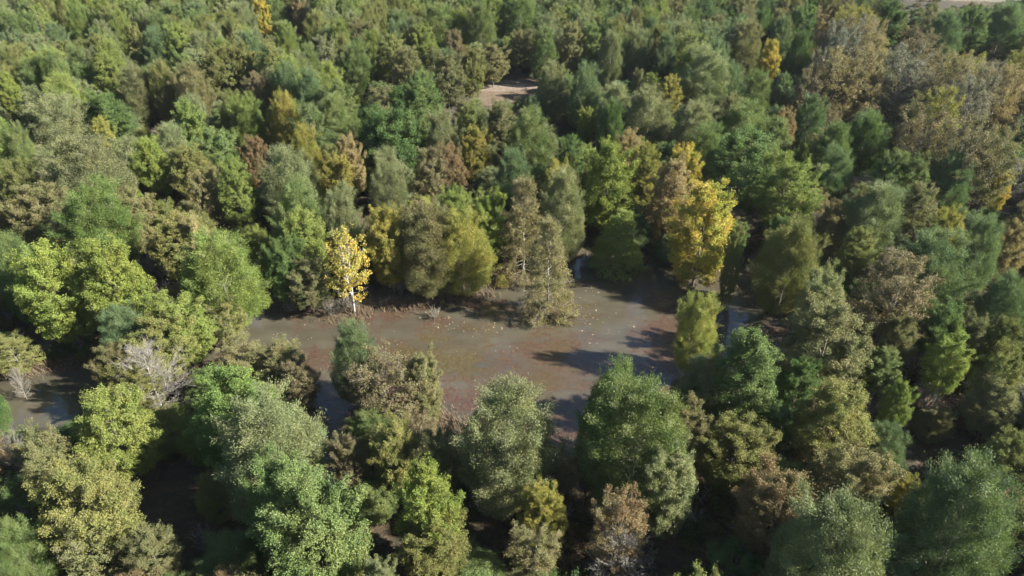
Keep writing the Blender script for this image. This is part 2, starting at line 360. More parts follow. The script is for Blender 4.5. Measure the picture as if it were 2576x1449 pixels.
# ------------------------------------------------------------------ the survey of trees: top x, top y, crown width, colour, form, height m [, base y] | label
TREES = '''
257 1004 200 lg l 12 | yellow-green leafy tree beside the small flooded pool at the left edge
85 1085 150 ob l 11 | olive-brown tree just below the flooded pool at the left edge
12 1092 70 gr b 8 | grey leafless tree at the left edge under the flooded pool
170 1182 225 ol l 13 | mottled olive and brown round tree in the lower left
205 1300 180 ob s 9 | brown open-branched tree under the mottled olive tree in the lower left
15 1322 130 g f 10 | dull green tree cut off by the bottom left corner
362 1335 115 ob l 8 | small tan-olive tree at the bottom edge, left part
652 1005 262 sg f 15 | broad silvery feathery tree with pale twigs in front of a deep green crown
560 938 215 fg l 14 | deep green round tree behind the silvery feathery one in the lower left
478 1035 80 lg l 9 |
695 1176 195 g l 13 |
762 1232 255 g l 14 | large plain green leafy tree at the bottom edge, left of centre
965 888 190 br s 11 | brown thin tree standing at the near left corner of the pond
1072 888 100 ob t 12 1065 | narrow olive-brown tree with pale trunk at the pond's near edge
990 1063 125 ol l 11 |
1105 1090 128 ob l 10 |
872 1105 80 br l 9 |
1068 1172 150 yg t 14 | bright yellow-green upright tree at the bottom, left of centre
1085 1310 165 ol l 9 |
1278 983 248 sg f 15.5 | big silvery tree with pale branches rising in front of the pond's near shore
1372 1225 110 oy l 10 | small yellow-olive tree at the foot of the big silvery tree
1345 1325 140 ob s 8 |
1552 918 150 g f 15 |
1625 975 265 g f 17 | massive green tree at the near right shore of the pond
1705 1130 150 sg l 13 |
1568 1252 160 rb s 11 | rusty thin tree at the bottom edge right of centre
1560 1335 180 gr b 8 | leafless grey tree in front of the rusty one at the bottom edge
862 1335 90 ol l 8 |
945 1422 100 sg l 8 |
1905 835 165 g t 15 | tall green tree with spiky top at the right end of the pond
1785 905 120 sg l 10 |
1748 1030 120 ob l 10 |
1862 1062 180 ol l 10 | olive tree with pale trunks showing beneath, lower right
1985 1200 200 rb l 12 | rust-brown round tree in the lower right
2130 1288 285 sg f 16 | silvery green dome-shaped tree cut by the bottom edge, lower right
2130 984 185 ol l 12 |
2150 1130 195 ob l 11 |
2300 1215 85 oy l 7 |
2485 1178 270 bg f 17 | huge bluish green feathery tree in the bottom right corner
2275 965 65 lg l 8 |
2558 1090 120 ol l 9 |
2545 890 110 ol l 11 |
70 470 140 ob l 12 |
158 525 125 or l 11 | tan-orange round tree near the left edge
215 462 190 fg f 15 | fresh green feathery tree behind the tan-orange one near the left edge
435 545 135 ol l 12 | tree with green top and brown skirt, left of the pale cone-shaped one
470 542 50 ta l 12 |
315 480 115 ob l 12 |
98 618 165 yg l 16 | bright yellow-green tree at the left edge, brightest of its row
246 613 170 yg l 16 | yellow-green tree standing right beside the brighter one at the left edge
292 775 130 bg f 10 |
432 750 155 lg l 11 | fresh leafy tree left of the pond, in front of the pale cone-shaped one
385 800 150 ol l 10 |
10 600 110 g f 14 |
590 588 212 lg f 16 826 | pale green cone-shaped feathery tree at the far left end of the pond
640 570 65 lg l 10 |
735 455 135 g f 14 |
748 538 112 lg l 14 |
700 600 95 dg l 12 |
765 655 105 ob l 9 |
590 855 125 ob s 7 |
695 868 120 ob l 6.5 |
742 912 105 br l 7 | dark brown low tree at the pond's left bank
325 915 115 ol l 9 |
412 875 180 gr b 12 1055 | leafless white-trunked tree above the rusty ground patch, lower left
258 872 100 ob l 9 |
325 1000 60 br s 5 |
28 925 45 gr b 5 |
893 575 128 yp y 13.5 793 | golden yellow tree with bare white trunk at the pond's left shore
968 525 115 oy l 14 |
1085 512 185 ob f 15 740 | broad olive-brown feathery tree on the pond's back shore
1168 535 150 oy f 14.5 742 | yellow-olive feathery tree on the back shore, right half of the pair
1060 500 65 oy l 13 |
1225 495 80 yg l 13 |
1145 475 75 lg l 12 |
1322 445 132 ta k 16.5 | tan layered tree with pale trunk behind the one in the pond
1380 548 132 ta k 15.8 798 | tan cone-shaped tree standing alone in the pond water
1420 430 120 sg f 16 |
1535 365 135 yg l 17 | bright yellow-green tree behind the pond, above the shaded inlet
1562 535 135 lg c 10 |
1742 458 160 ye t 16.5 718 | tall golden yellow tree on the pond's far right bank
1698 405 112 or t 15 | orange-yellow tree right behind the tall golden one
1735 735 118 yo f 14.5 945 | narrow yellow-green tree standing in the water at the pond's right side
878 812 120 bg f 12 | light bluish-green tree on the pond's left bank beside the brown one
1880 332 180 g l 16 |
2010 403 150 lg l 15 | light green leafy tree right of the golden ones, sunlit on its right side
2010 553 155 ol f 15 |
1862 562 48 ol t 13 |
2225 468 165 sg f 14 |
2105 510 45 or l 11 |
2172 580 95 ol l 11 |
2330 470 105 ob l 12 |
2402 528 85 oy l 12 |
2335 573 55 rb l 9 | small rusty crown between bluish trees near the right edge
2378 590 195 bg f 14 | broad bluish green tree near the right edge, mid height
2492 550 125 bg f 14 |
2562 560 70 or l 12 |
2562 700 140 bg f 12 |
2030 680 52 rb l 5 | small red-rust sapling on the dark right bank of the pond
2090 675 85 sg l 14 |
2275 652 195 br s 14 | big brown half-bare tree right of the pond
2110 778 210 ob l 13 | olive-brown bushy tree at the right end of the pond
2282 800 88 ob l 9 |
2390 760 125 dg l 10 |
2405 853 115 yg l 9 | yellow-green round tree near the right edge, low among dark ones
2545 805 95 ol l 10 |
2232 880 95 g l 7 |
2530 960 120 ob l 9 |
180 -4 58 fg f 15 | vivid green tree at the top edge, left part
330 72 54 ol t 14 | pale olive narrow tree beside a dark gap, top left
388 75 88 bg f 14 |
540 118 92 ol l 14 |
605 112 72 ol l 14 |
255 140 78 lg l 14 |
5 185 44 yg l 12 | yellow-green tree at the left edge, upper part
330 170 92 ob f 13 |
395 158 62 ol f 14 |
470 165 92 ob f 14 |
250 235 122 dg l 13 |
465 257 86 fg l 14 | vivid fresh-green leafy tree in the upper left
610 240 102 lg f 14 |
705 237 74 oy f 15 |
762 318 92 oy f 14 |
245 300 58 oy l 11 |
370 350 78 yg l 13 | yellow-green crown right of the large silver-green one, upper left
190 345 205 sg f 16 | large silver-green feathery tree, upper left
25 310 80 g f 14 |
20 400 76 ol l 13 |
130 245 150 sg f 14 |
715 375 152 sg f 15 | round silver-green feathery tree left of centre
628 343 34 rb l 12 | tiny rusty crown in the green canopy, upper left
535 325 122 g l 13 |
575 405 84 lg l 14 |
840 392 94 oy l 13 |
872 345 74 or l 13 | orange-tinged tree left of the deep green round one
420 315 102 sg f 13 |
640 190 44 br l 12 |
470 370 100 ol l 12 |
500 430 95 ob l 12 |
850 470 110 sg f 15 | 
1095 12 100 g f 15 |
1210 17 82 g f 15 |
1310 -10 102 g f 16 |
1065 65 68 lg l 14 | light green tree at the top, left of the clearing
980 93 84 ol l 14 |
1025 125 74 ob l 13 |
890 108 92 g f 14 |
1125 137 88 ob l 14 |
1185 124 58 ol l 14 |
1240 120 78 ob l 13.5 225 | olive-brown tree on the left side of the sandy clearing
1140 82 62 br l 14 |
1312 78 84 ob l 14 190 |
1370 75 72 g f 14 |
1440 62 68 ob l 14 |
1392 165 90 sg f 14 | silvery feathery tree on the right side of the sandy clearing
1540 85 64 sg f 14 |
1610 80 70 sg f 14 |
1680 90 62 bg f 14 |
990 280 156 dg l 15 | deep green round leafy tree, the darkest big crown in the upper middle
935 270 62 dg l 14 |
1062 198 104 dg l 14 | deep green tree just behind the darkest big crown
1000 222 70 dg l 13 |
1108 285 98 sg f 14 |
970 377 104 sg f 14 | grey-green cone-shaped tree in front of the deep green round one
1085 375 98 br l 13 | brown crowned tree in a dark hollow, upper middle
1130 363 34 rb l 13 |
1260 257 84 ob l 12 |
1182 263 72 ol l 12 |
1195 325 78 oy l 12 |
1330 278 118 g f 15 |
1432 345 72 dg l 13 |
1290 380 104 bg f 14 |
1545 258 64 dg f 13 |
1635 228 126 sg f 14 |
1610 178 38 ob l 9 |
1692 195 64 oy l 10 |
1580 330 48 or l 14 |
1622 370 78 oy l 14 |
1425 405 54 oy l 14 |
1480 275 50 yg l 9 |
1735 366 54 ye l 14 | small yellow crown above the orange-yellow tree
1790 125 132 sg f 15 |
1885 55 92 ob f 14 |
1943 107 30 ye l 13 | tiny vivid yellow crown at the top right
2020 85 68 dg f 14 |
1975 45 64 bg f 14 |
2025 20 72 dg l 14 |
1915 180 84 g f 14 |
2200 58 92 or s 18 | orange-tan thin tree, farthest of the tall autumn grove, upper right
2120 128 112 or s 18 | orange-tan tree with visible dark trunk, left end of the autumn grove
2192 125 112 or s 18 |
2290 122 132 gt s 18 | pale grey-tan thin tree in the middle of the autumn grove
2425 140 112 or s 18 |
2542 168 94 or s 18 |
2330 75 92 br s 17 |
2460 190 110 gt s 18 |
2380 225 110 oy s 17 |
2050 172 70 br s 15 |
2350 280 140 br s 17 |
2450 300 140 br s 18 |
2545 320 110 ob s 17 |
2135 70 84 bb s 17 |
2250 7 82 dg l 16 |
2390 33 94 bg f 16 |
2460 18 88 dg l 16 | dark green tree at the top edge, right part
2542 12 112 bg f 16 |
2112 308 98 g f 14 |
2120 372 104 bg f 13 |
2200 290 94 dg f 14 |
2258 385 60 g l 13 |
2312 390 94 g l 13 |
2410 383 114 bg f 13 |
2532 430 56 ye l 9 | small yellow crown at the right edge below the autumn grove
2025 362 38 lg l 10 |
1885 262 150 g f 14 |
1790 320 112 g f 14 |
1760 262 122 sg f 14 |
1960 300 90 g l 13 |
1985 275 38 rb l 12 |
2050 245 94 bg f 12 |
655 3 30 ye l 12 |
750 0 34 or l 12 |
'''
# short names by which other trees' labels refer to these easily found ones
REF = {(257,1004):'yellow-green tree by the left pool', (15,1322):'tree in the bottom left corner', (652,1005):'broad silvery tree with pale twigs',
 (762,1232):'large green tree at the bottom edge', (965,888):'brown thin tree at the near pond corner', (1068,1172):'yellow-green upright tree at the bottom',
 (1278,983):'big silvery tree before the pond', (1625,975):'massive green tree by the pond', (1568,1252):'rusty tree at the bottom edge', (1905,835):'tall spiky green tree',
 (1985,1200):'rust-brown round tree', (2130,1288):'dome-shaped tree at the bottom edge', (2485,1178):'huge tree in the bottom right corner',
 (158,525):'tan-orange tree near the left edge', (105,618):'brightest yellow-green tree at the left edge', (412,875):'leafless white-trunked tree',
 (590,588):'cone-shaped tree left of the pond', (893,575):'golden tree with bare trunk', (1168,535):'yellow-olive tree on the back shore', (1380,548):'cone-shaped tree standing in the pond',
 (1535,365):'bright yellow-green tree behind the pond', (1742,458):'tall golden tree on the right bank', (1735,735):'narrow tree in the water', (2010,403):'light green tree right of the golden ones',
 (2275,652):'big brown half-bare tree', (2378,590):'broad bluish tree near the right edge', (2405,853):'low yellow-green tree near the right edge', (180,-4):'vivid green tree at the top edge',
 (330,72):'pale olive tree by the dark gap', (465,257):'vivid fresh-green tree, upper left', (190,345):'large silver-green tree, upper left', (715,375):'round silver-green tree left of centre',
 (628,343):'tiny rusty crown, upper left', (5,185):'yellow-green tree high on the left edge', (1065,65):'light green tree left of the clearing', (1240,120):'olive-brown tree in the sandy clearing', (1392,165):'silvery tree beside the sandy clearing',
 (990,280):'dark green round tree in the upper middle', (1085,375):'brown tree in the dark hollow', (1943,107):'tiny vivid yellow crown', (2120,128):'orange-tan tree leading the autumn grove',
 (2290,122):'grey-tan tree amid the autumn grove', (2460,18):'dark tree at the top right edge', (2532,430):'yellow crown at the right edge'}

rng = np.random.default_rng(7); prng = random.Random(5)
class T: pass
items = []
def solve(x, yt, w, form, h, yb=None):
    X, Y = at(x, yt, h)
    if yb is not None:                       # base seen in the photo: choose the height that puts the foot there
        X, Y = at(x, yb, 0.0)
        lo, hi = 2.0, 30.0
        for _ in range(40):
            m = (lo + hi) / 2
            if proj(X, Y, m)[1] > yt: lo = m
            else: hi = m
        h = lo
    return X, Y, h
def add_item(x, yt, w, col, form, h, yb=None, label=None, hand=True):
    t = T(); t.x, t.yt, t.w, t.col, t.form, t.label, t.hand = x, yt, w, col, form, label, hand
    t.X, t.Y, t.h = solve(x, yt, w, form, h, yb)
    t.D = w * proj(t.X, t.Y, t.h * 0.6)[2] / FPX
    if form not in 'tkbug': t.D = max(t.D, 0.42 * t.h)
    geo(t); items.append(t); return t
def geo(t):
    a = proj(t.X, t.Y, t.h); b = proj(t.X, t.Y, t.h * 0.12)
    t.cx, t.cy = (a[0] + b[0]) / 2, (a[1] + b[1]) / 2; t.rx = FPX * t.D / 2 / a[2]; t.ry = max((b[1] - a[1]) / 2 + t.rx * 0.25, 3); t.y2 = b[1]
for line in TREES.strip().splitlines():
    left, _, lab = line.partition('|'); p = left.split()
    t = add_item(float(p[0]), float(p[1]), float(p[2]), p[3], p[4], float(p[5]), float(p[6]) if len(p) > 6 else None, lab.strip() or None)
    t.ref = REF.get((int(p[0]), int(p[1])))

# ------------------------------------------------------------------ water and clearings, surveyed on the level ground
def poly(pts): return np.array([at(x, y, 0.0) for x, y in pts])
POND = poly([(655,818),(700,805),(840,800),(905,800),(940,742),(985,760),(1090,748),(1180,735),(1245,702),(1300,684),(1400,695),(1450,655),(1490,628),(1600,636),(1700,688),(1800,690),
             (1900,715),(2000,770),(2010,850),(1970,900),(1850,990),(1750,1010),(1690,1060),(1560,1080),(1450,1120),(1300,1160),(1190,1150),(1130,1120),(1060,1110),(900,1130),(770,1090),(790,1000),(760,930),(690,870)])
POOL = poly([(-160,985),(60,958),(170,925),(260,915),(330,940),(300,1000),(190,1075),(60,1092),(-160,1105)])
CHAN = poly([(400,735),(470,705),(540,780),(650,815),(650,835),(560,842),(470,800)])
CLEAR = poly([(1195,212),(1345,205),(1352,240),(1262,262),(1200,252)])
FIELD = poly([(2230,0),(2300,2),(2420,6),(2520,8),(2700,10),(3300,12),(3600,-90),(2700,-110),(2150,-70)])
def inside(P, poly_):
    x, y = P[:, 0], P[:, 1]; r = np.zeros(len(P), bool); n = len(poly_)
    for i in range(n):
        x1, y1 = poly_[i]; x2, y2 = poly_[(i + 1) % n]
        c = ((y1 > y) != (y2 > y)) & (x < (x2 - x1) * (y - y1) / (y2 - y1 + 1e-12) + x1)
        r ^= c
    return r
def edge_dist(P, poly_):
    d = np.full(len(P), 1e9)
    for i in range(len(poly_)):
        a = poly_[i]; b = poly_[(i + 1) % len(poly_)]; ab = b - a
        t = np.clip(((P - a) @ ab) / (ab @ ab), 0, 1)
        d = np.minimum(d, np.hypot(*(P - a - t[:, None] * ab).T))
    return d
def sdist(P, poly_): d = edge_dist(P, poly_); return np.where(inside(P, poly_), -d, d)
def vnoise(P, cell, seed):
    r = np.random.default_rng(seed); g = r.uniform(-1, 1, (256, 256))
    q = P / cell; i = np.floor(q).astype(int); f = q - i; f = f * f * (3 - 2 * f)
    a = g[i[:, 0] % 256, i[:, 1] % 256]; b = g[(i[:, 0] + 1) % 256, i[:, 1] % 256]; c = g[i[:, 0] % 256, (i[:, 1] + 1) % 256]; d = g[(i[:, 0] + 1) % 256, (i[:, 1] + 1) % 256]
    return (a * (1 - f[:, 0]) + b * f[:, 0]) * (1 - f[:, 1]) + (c * (1 - f[:, 0]) + d * f[:, 0]) * f[:, 1]
def ground_z(P):
    n = vnoise(P, 9, 1) * 0.22 + vnoise(P, 3.1, 2) * 0.10 + vnoise(P, 1.3, 3) * 0.05
    z = 0.16 + n
    s = np.minimum(np.minimum(sdist(P, POND), sdist(P, POOL)), sdist(P, CHAN)) + vnoise(P, 3.0, 9) * 1.2
    k = np.clip(s / 3.0, -1, 1) * 0.5 + 0.5
    z = z * k + (-0.30) * (1 - k)
    far = np.clip((P[:, 1] - 120) / 30, 0, 1)
    return z + far * 0.35

# ------------------------------------------------------------------ fill the canopy between the surveyed trees
CS = 6; GX0, GY0 = -240, -120; GW, GH = (2576 + 480) // CS, (1449 + 420) // CS
own = np.full((GH, GW), -1, np.int32); depth = np.full((GH, GW), 1e9)
gy, gx = np.mgrid[0:GH, 0:GW]; gx = gx * CS + GX0; gy = gy * CS + GY0
def cells(t, k=1.0):
    y0 = max(int((t.cy - t.ry - GY0) // CS), 0); y1 = min(int((t.cy + t.ry - GY0) // CS) + 2, GH)
    x0 = max(int((t.cx - t.rx - GX0) // CS), 0); x1 = min(int((t.cx + t.rx - GX0) // CS) + 2, GW)
    if y0 >= y1 or x0 >= x1: return None
    m = ((gx[y0:y1, x0:x1] - t.cx) / (t.rx * k)) ** 2 + ((gy[y0:y1, x0:x1] - t.cy) / (t.ry * k)) ** 2 < 1
    return (slice(y0, y1), slice(x0, x1)), m
def paint(i, t):
    r = cells(t, 0.95)
    if r is None: return
    s, m = r; upd = m & (depth[s] > t.Y); depth[s][upd] = t.Y; own[s][upd] = i
OPEN_POLYS = [[(700,820),(930,770),(1250,700),(1490,635),(1640,660),(1700,730),(1800,700),(1960,760),(1960,850),(1850,900),(1700,980),(1470,1040),(1130,1100),(1000,1000),(860,1010),(760,900)],
              [(1195,208),(1345,206),(1345,240),(1262,262),(1200,256)], [(0,960),(230,930),(200,1060),(0,1090)], [(940,735),(985,735),(985,800),(935,800)],
              [(2250,-20),(2576,-20),(2576,8),(2300,2)]]
for pl in OPEN_POLYS:
    pp = np.array(pl, float); q = np.c_[gx.ravel(), gy.ravel()].astype(float)
    m = inside(q, pp).reshape(GH, GW); depth[m] = 1e8; own[m] = 5000
for i, t in enumerate(items): paint(i, t)
AREA = np.bincount(own[(own >= 0) & (own < 5000)], minlength=len(items)).astype(float); HID = np.zeros(len(items))
GAPS = [(350,150,45,60),(400,300,40,50),(100,520,50,40),(480,660,60,80),(2000,820,90,60),(1500,1300,60,120),(1150,1270,60,70),(400,1180,110,80),(780,1020,60,70),(530,1300,60,120),(1620,240,60,60),(1750,250,40,60),(900,500,60,40),(1800,1350,60,90)]
PALR = {'nw': ['sg','g','lg','sg','g','ol','bg','lg','sg','ol'], 'n': ['g','sg','ol','ob','bg','g','sg','lg'], 'ne': ['bg','g','dg','ob','bg','sg'], 'w': ['ol','ob','g','br','sg','lg'], 'low': ['ob','br','ol','dg','g','rb'], 'e': ['ob','br','bg','dg','ol']}
def region(x, y):
    if y > 640: return 'e' if x > 1750 else 'low'
    if y > 430: return 'w' if x < 1300 else 'e'
    return 'nw' if x < 900 else ('n' if x < 1750 else 'ne')
handXY = [(t.X, t.Y, t.D) for t in items]
cand = []
def try_fill(X, Y, h, D, kind, col):
    t = T(); t.X, t.Y, t.h, t.D, t.form, t.col, t.label, t.hand, t.ref = X, Y, h, D, kind, col, None, False, None
    geo(t); t.w = 2 * t.rx; t.x = t.cx; t.yt = t.cy - t.ry
    r = cells(t)
    if r is not None and r[1].any():
        s, m = r; tot = m.sum()
        o = own[s][m]; dd = depth[s][m]
        hid = o[(dd > Y) & (o >= 0)]
        if (hid == 5000).sum() / tot > 0.05: return None
        ids, c_ = np.unique(hid[hid < 5000], return_counts=True)
        for i_, n_ in zip(ids, c_):
            if HID[i_] + n_ > 0.15 * AREA[i_] and n_ > 1: return None
        HID[ids] += c_
        vis = (dd > Y).sum() / tot
    else: vis = 0
    t.vis = vis
    if 2240 < t.cx < 2720 and t.cy - t.ry < 12: return None
    return t
land_ok = lambda X, Y: (sdist(np.array([[X, Y]]), POND)[0] > 0.5 and sdist(np.array([[X, Y]]), POOL)[0] > 0.5 and not inside(np.array([[X, Y]]), CLEAR)[0] and not inside(np.array([[X, Y]]), FIELD)[0])
allXY = np.array([(a, b) for a, b, _ in handXY]); allD = np.array([d for *_, d in handXY])
fill = []
step = 5.6
Y = 20.0
while Y < 330:
    half = 0.78 * (Y * cp + CAM_H * sp) + 24
    X = -half
    while X < half:
        xx = X + rng.uniform(-1.9, 1.9); yy = Y + rng.uniform(-1.9, 1.9); X += step
        px, py, dep = proj(xx, yy, 8)
        D = rng.uniform(5.5, 8.5) * (1.0 if yy > 115 else 0.8)
        dmin = np.hypot(allXY[:, 0] - xx, allXY[:, 1] - yy) / (0.5 * (allD + D))
        if dmin.min() < (0.62 if yy < 115 else 0.54) or not land_ok(xx, yy): continue
        near = yy < 125 and -200 < px < 2776 and py < 1500
        h = (rng.uniform(3.5, 6.5) if py > 980 and px < 1900 else rng.uniform(5.5, 9.5)) if near else rng.uniform(10.5, 15.5)
        if any(((px - a) / c) ** 2 + ((py - b) / d) ** 2 < 1 for a, b, c, d in GAPS): h = rng.uniform(3.5, 6)
        if px > 1950 and py < 300 and px < 2700 and py > 40: h += 1.5
        col = prng.choice(PALR[region(px, py)])
        fm = prng.choice('ffflfs' if not near else 'lfsff') if col not in ('rb', 'br') else prng.choice('ls')
        if 2035 < px < 2640 and 60 < py < 330: fm = 's'; col = prng.choice(['or', 'br', 'gt', 'oy', 'br', 'ob'])
        if near and px > 1700 and prng.random() < 0.16: fm, col = 'b', 'gr'
        t = try_fill(xx, yy, h, D, fm, col)
        if t is None:
            t = try_fill(xx, yy, h * 0.55, D * 0.75, fm, col)
            if t is None: continue
        allXY = np.vstack([allXY, (xx, yy)]); allD = np.append(allD, t.D)
        fill.append(t)
    Y += step * 0.95
# outside-the-frame trees and the ones that show smallest go to the woodland mass; at most 300 stay individuals
def infr(t): return t.cx + t.rx * .5 > 0 and t.cx - t.rx * .5 < 2576 and t.cy + t.ry > 0 and t.cy - t.ry * .4 < 1449 and getattr(t, 'vis', 1) > 0.12
fill.sort(key=lambda t: -(t.rx * t.ry * min(t.vis, 1) if infr(t) else 0))
room = 298 - len(items)
extra = [t for t in fill[:max(room, 0)] if infr(t)]
mass = [t for t in fill if t not in set(extra)]
print('hand', len(items), 'extra', len(extra), 'mass', len(mass))
SHRUBS = '''
360 640 62 gr g 4 | grey twiggy shrub beside the channel, upper of two
402 708 55 gr g 3 | grey twiggy shrub beside the channel, lower of two
376 735 52 rb u 3 | small rusty bush left of the fresh leafy tree
1000 672 60 br g 5 | brown twiggy shrub on the tongue of reeds right of the golden tree
2335 838 26 yg u 2.5 | tiny yellow-green bush below the big brown half-bare tree
1195 1412 28 fg u 2.5 | tiny bright green sapling in deep shade at the bottom edge
508 1330 80 gr g 3.5 | grey twiggy shrub in deep shade between bottom edge trees
420 1110 60 dg u 2.5 | low green bush on the shaded ground, lower left
1262 690 40 oy u 2 | small yellowish bush on the pond's far bank
2230 1120 80 br g 4 | brown twiggy shrub in the dark lower right woods
1090 772 40 rb g 2 | low reddish twig bush at the pond's back shore
1020 1060 45 rb u 2.5 | small reddish bush at the near shore of the pond
825 745 40 gr g 3.5 | grey bare shrub under the golden tree, by its foot
'''
shr = []
for line in SHRUBS.strip().splitlines():
    left, _, lab = line.partition('|'); p = left.split()
    n0 = len(items); t = add_item(float(p[0]), float(p[1]), float(p[2]), p[3], p[4], float(p[5]), None, lab.strip()); items.pop(); t.ref = None; shr.append(t)

# ------------------------------------------------------------------ labels: each names the tree by look and by a neighbour anyone can find
inds = items + extra
lands = [t for t in items if t.ref]
from collections import defaultdict
def words(t): return PAL[t.col][2] + ' ' + FORMW[t.form]
groups = defaultdict(list)
for t in inds:
    if t.label: continue
    L = min(lands, key=lambda l: math.hypot(l.cx - t.cx, (l.cy - t.cy) * 1.2) if l is not t else 1e9)
    a = math.degrees(math.atan2(L.cy - t.cy, t.cx - L.cx)); k = int(((a + 22.5) % 360) // 45)
    t.dir = ['right of', 'behind-right of', 'behind', 'behind-left of', 'left of', 'front-left of', 'in front of', 'front-right of'][k]
    t.L = L; groups[(words(t), t.dir, L.ref)].append(t)
ORD = ['nearest', 'second', 'third', 'fourth', 'fifth', 'sixth', 'seventh', 'eighth', 'ninth', 'tenth']
for (wd, d, ref), g in groups.items():
    g.sort(key=lambda t: math.hypot(t.cx - t.L.cx, t.cy - t.L.cy))
    for i, t in enumerate(g):
        t.label = f'{wd} tree {d} {ref}' if len(g) == 1 else f'{ORD[i]} {wd} tree {d} {ref}'

# ------------------------------------------------------------------ build every tree: an Empty at the foot, trunk and crown under it
KIND = {'b': ('bare_tree', 'tree'), 'u': ('shrub', 'shrub'), 'g': ('shrub', 'shrub')}
GRP = {'b': 'leafless trees', 'u': 'shrubs on the wood floor', 'g': 'shrubs on the wood floor'}
def gname(t):
    if t.form in GRP: return GRP[t.form]
    return 'trees round the pond and in the wood'
cnt = defaultdict(int)
SRC = {}
def place(t):
    i = cnt[t.form] % NP[t.form]; cnt[t.form] += 1
    tm, cm = PROTO[t.form, i]
    nm, cat = KIND.get(t.form, ('deciduous_tree', 'tree'))
    e = bpy.data.objects.new(nm, None); COL.objects.link(e); e.empty_display_size = 0.5
    z = float(ground_z(np.array([[t.X, t.Y]]))[0]); z = max(z, -0.1)
    e.location = (t.X, t.Y, z - 0.05); e.rotation_euler = (0, 0, prng.uniform(0, 6.283))
    bw, bh = SIZE[t.form, i]
    e.scale = (t.D / bw, t.D / bw * prng.uniform(0.92, 1.08), t.h / bh)
    e['label'] = t.label; e['category'] = cat; e['group'] = gname(t)
    for part, me in (('trunk', tm), ('crown', cm)):
        if me is None: continue
        o = bpy.data.objects.new(part if not (part == 'trunk' and t.form == 'b') else 'branches', me); COL.objects.link(o); o.parent = e
        SRC.setdefault((t.form, i, part), o)
        if part == 'crown':
            a, b, _ = PAL[t.col]; j = prng.uniform(0.88, 1.13); k = prng.uniform(0.94, 1.07)
            o['leaf_a'] = [a[0] * j * k, a[1] * j, a[2] * j]; o['leaf_b'] = [b[0] * j * k, b[1] * j, b[2] * j]
            o.color = (*b, 1)
    return e
for t in inds + shr: place(t)

# ------------------------------------------------------------------ masses made with geometry nodes: one object each
def scatter(name, pts, label, cat, srcs, size):
    """pts: list of (x,y,z,rz,sx,sz,pick,colA,colB)"""
    me = bpy.data.meshes.new(name); n = len(pts)
    me.vertices.add(n); me.vertices.foreach_set('co', np.array([p[:3] for p in pts], np.float32).ravel())
    def at_(nm, ty, vals, key='value'):
        a = me.attributes.new(nm, ty, 'POINT'); a.data.foreach_set(key, np.array(vals, np.float32 if ty != 'INT' else np.int32).ravel())
    at_('rz', 'FLOAT_VECTOR', [(0, 0, p[3]) for p in pts], 'vector'); at_('scl', 'FLOAT_VECTOR', [(p[4], p[4], p[5]) for p in pts], 'vector')
    at_('pick', 'INT', [p[6] for p in pts]); at_('leaf_a', 'FLOAT_VECTOR', [p[7] for p in pts], 'vector'); at_('leaf_b', 'FLOAT_VECTOR', [p[8] for p in pts], 'vector')
    o = bpy.data.objects.new(name, me); COL.objects.link(o)
    o['label'] = label; o['category'] = cat; o['kind'] = 'stuff'
    g = bpy.data.node_groups.new(name, 'GeometryNodeTree'); g.is_modifier = True
    g.interface.new_socket('Geometry', in_out='INPUT', socket_type='NodeSocketGeometry'); g.interface.new_socket('Geometry', in_out='OUTPUT', socket_type='NodeSocketGeometry')
    gi = g.nodes.new('NodeGroupInput'); go = g.nodes.new('NodeGroupOutput'); jn = g.nodes.new('GeometryNodeJoinGeometry')
    def named(nm, ty):
        a = g.nodes.new('GeometryNodeInputNamedAttribute'); a.data_type = ty; a.inputs[0].default_value = nm; return a.outputs[0]
    pk = named('pick', 'INT'); rz = named('rz', 'FLOAT_VECTOR'); sc = named('scl', 'FLOAT_VECTOR')
    for k, ob_list in enumerate(srcs):
        cm = g.nodes.new('FunctionNodeCompare'); cm.data_type = 'INT'; cm.operation = 'EQUAL'
        g.links.new(pk, cm.inputs[2]); cm.inputs[3].default_value = k
        for ob in ob_list:
            oi = g.nodes.new('GeometryNodeObjectInfo'); oi.inputs[0].default_value = ob; oi.transform_space = 'ORIGINAL'
            ip = g.nodes.new('GeometryNodeInstanceOnPoints')
            g.links.new(gi.outputs[0], ip.inputs['Points']); g.links.new(cm.outputs[0], ip.inputs['Selection'])
            g.links.new(oi.outputs['Geometry'], ip.inputs['Instance'])
            er = g.nodes.new('FunctionNodeEulerToRotation'); g.links.new(rz, er.inputs[0]); g.links.new(er.outputs[0], ip.inputs['Rotation'])
            g.links.new(sc, ip.inputs['Scale']); g.links.new(ip.outputs[0], jn.inputs[0])
    g.links.new(jn.outputs[0], go.inputs[0])
    md = o.modifiers.new('scatter', 'NODES'); md.node_group = g
    return o
def srcof(f, i): return [SRC[k] for k in ((f, i, 'trunk'), (f, i, 'crown')) if k in SRC]
TS = [srcof('f', 0), srcof('f', 1), srcof('f', 2), srcof('l', 0), srcof('l', 1), srcof('l', 2), srcof('s', 0), srcof('s', 1), srcof('b', 0)]
PK = {'f': (0, 1, 2), 'l': (3, 4, 5), 's': (6, 7), 'b': (8,)}
pts = []
for t in mass:
    a, b, _ = PAL[t.col]; j = prng.uniform(0.85, 1.12)
    z = float(ground_z(np.array([[t.X, t.Y]]))[0]); k = prng.choice(PK[t.form]); bw, bh = SIZE[(t.form, k - PK[t.form][0])]
    pts.append((t.X, t.Y, z - 0.05, prng.uniform(0, 6.28), t.D / bw, t.h / bh, k, [v * j for v in a], [v * j for v in b]))
scatter('woodland', pts, 'woodland canopy that fills in between the single trees and runs on beyond them', 'woodland', TS, 14)

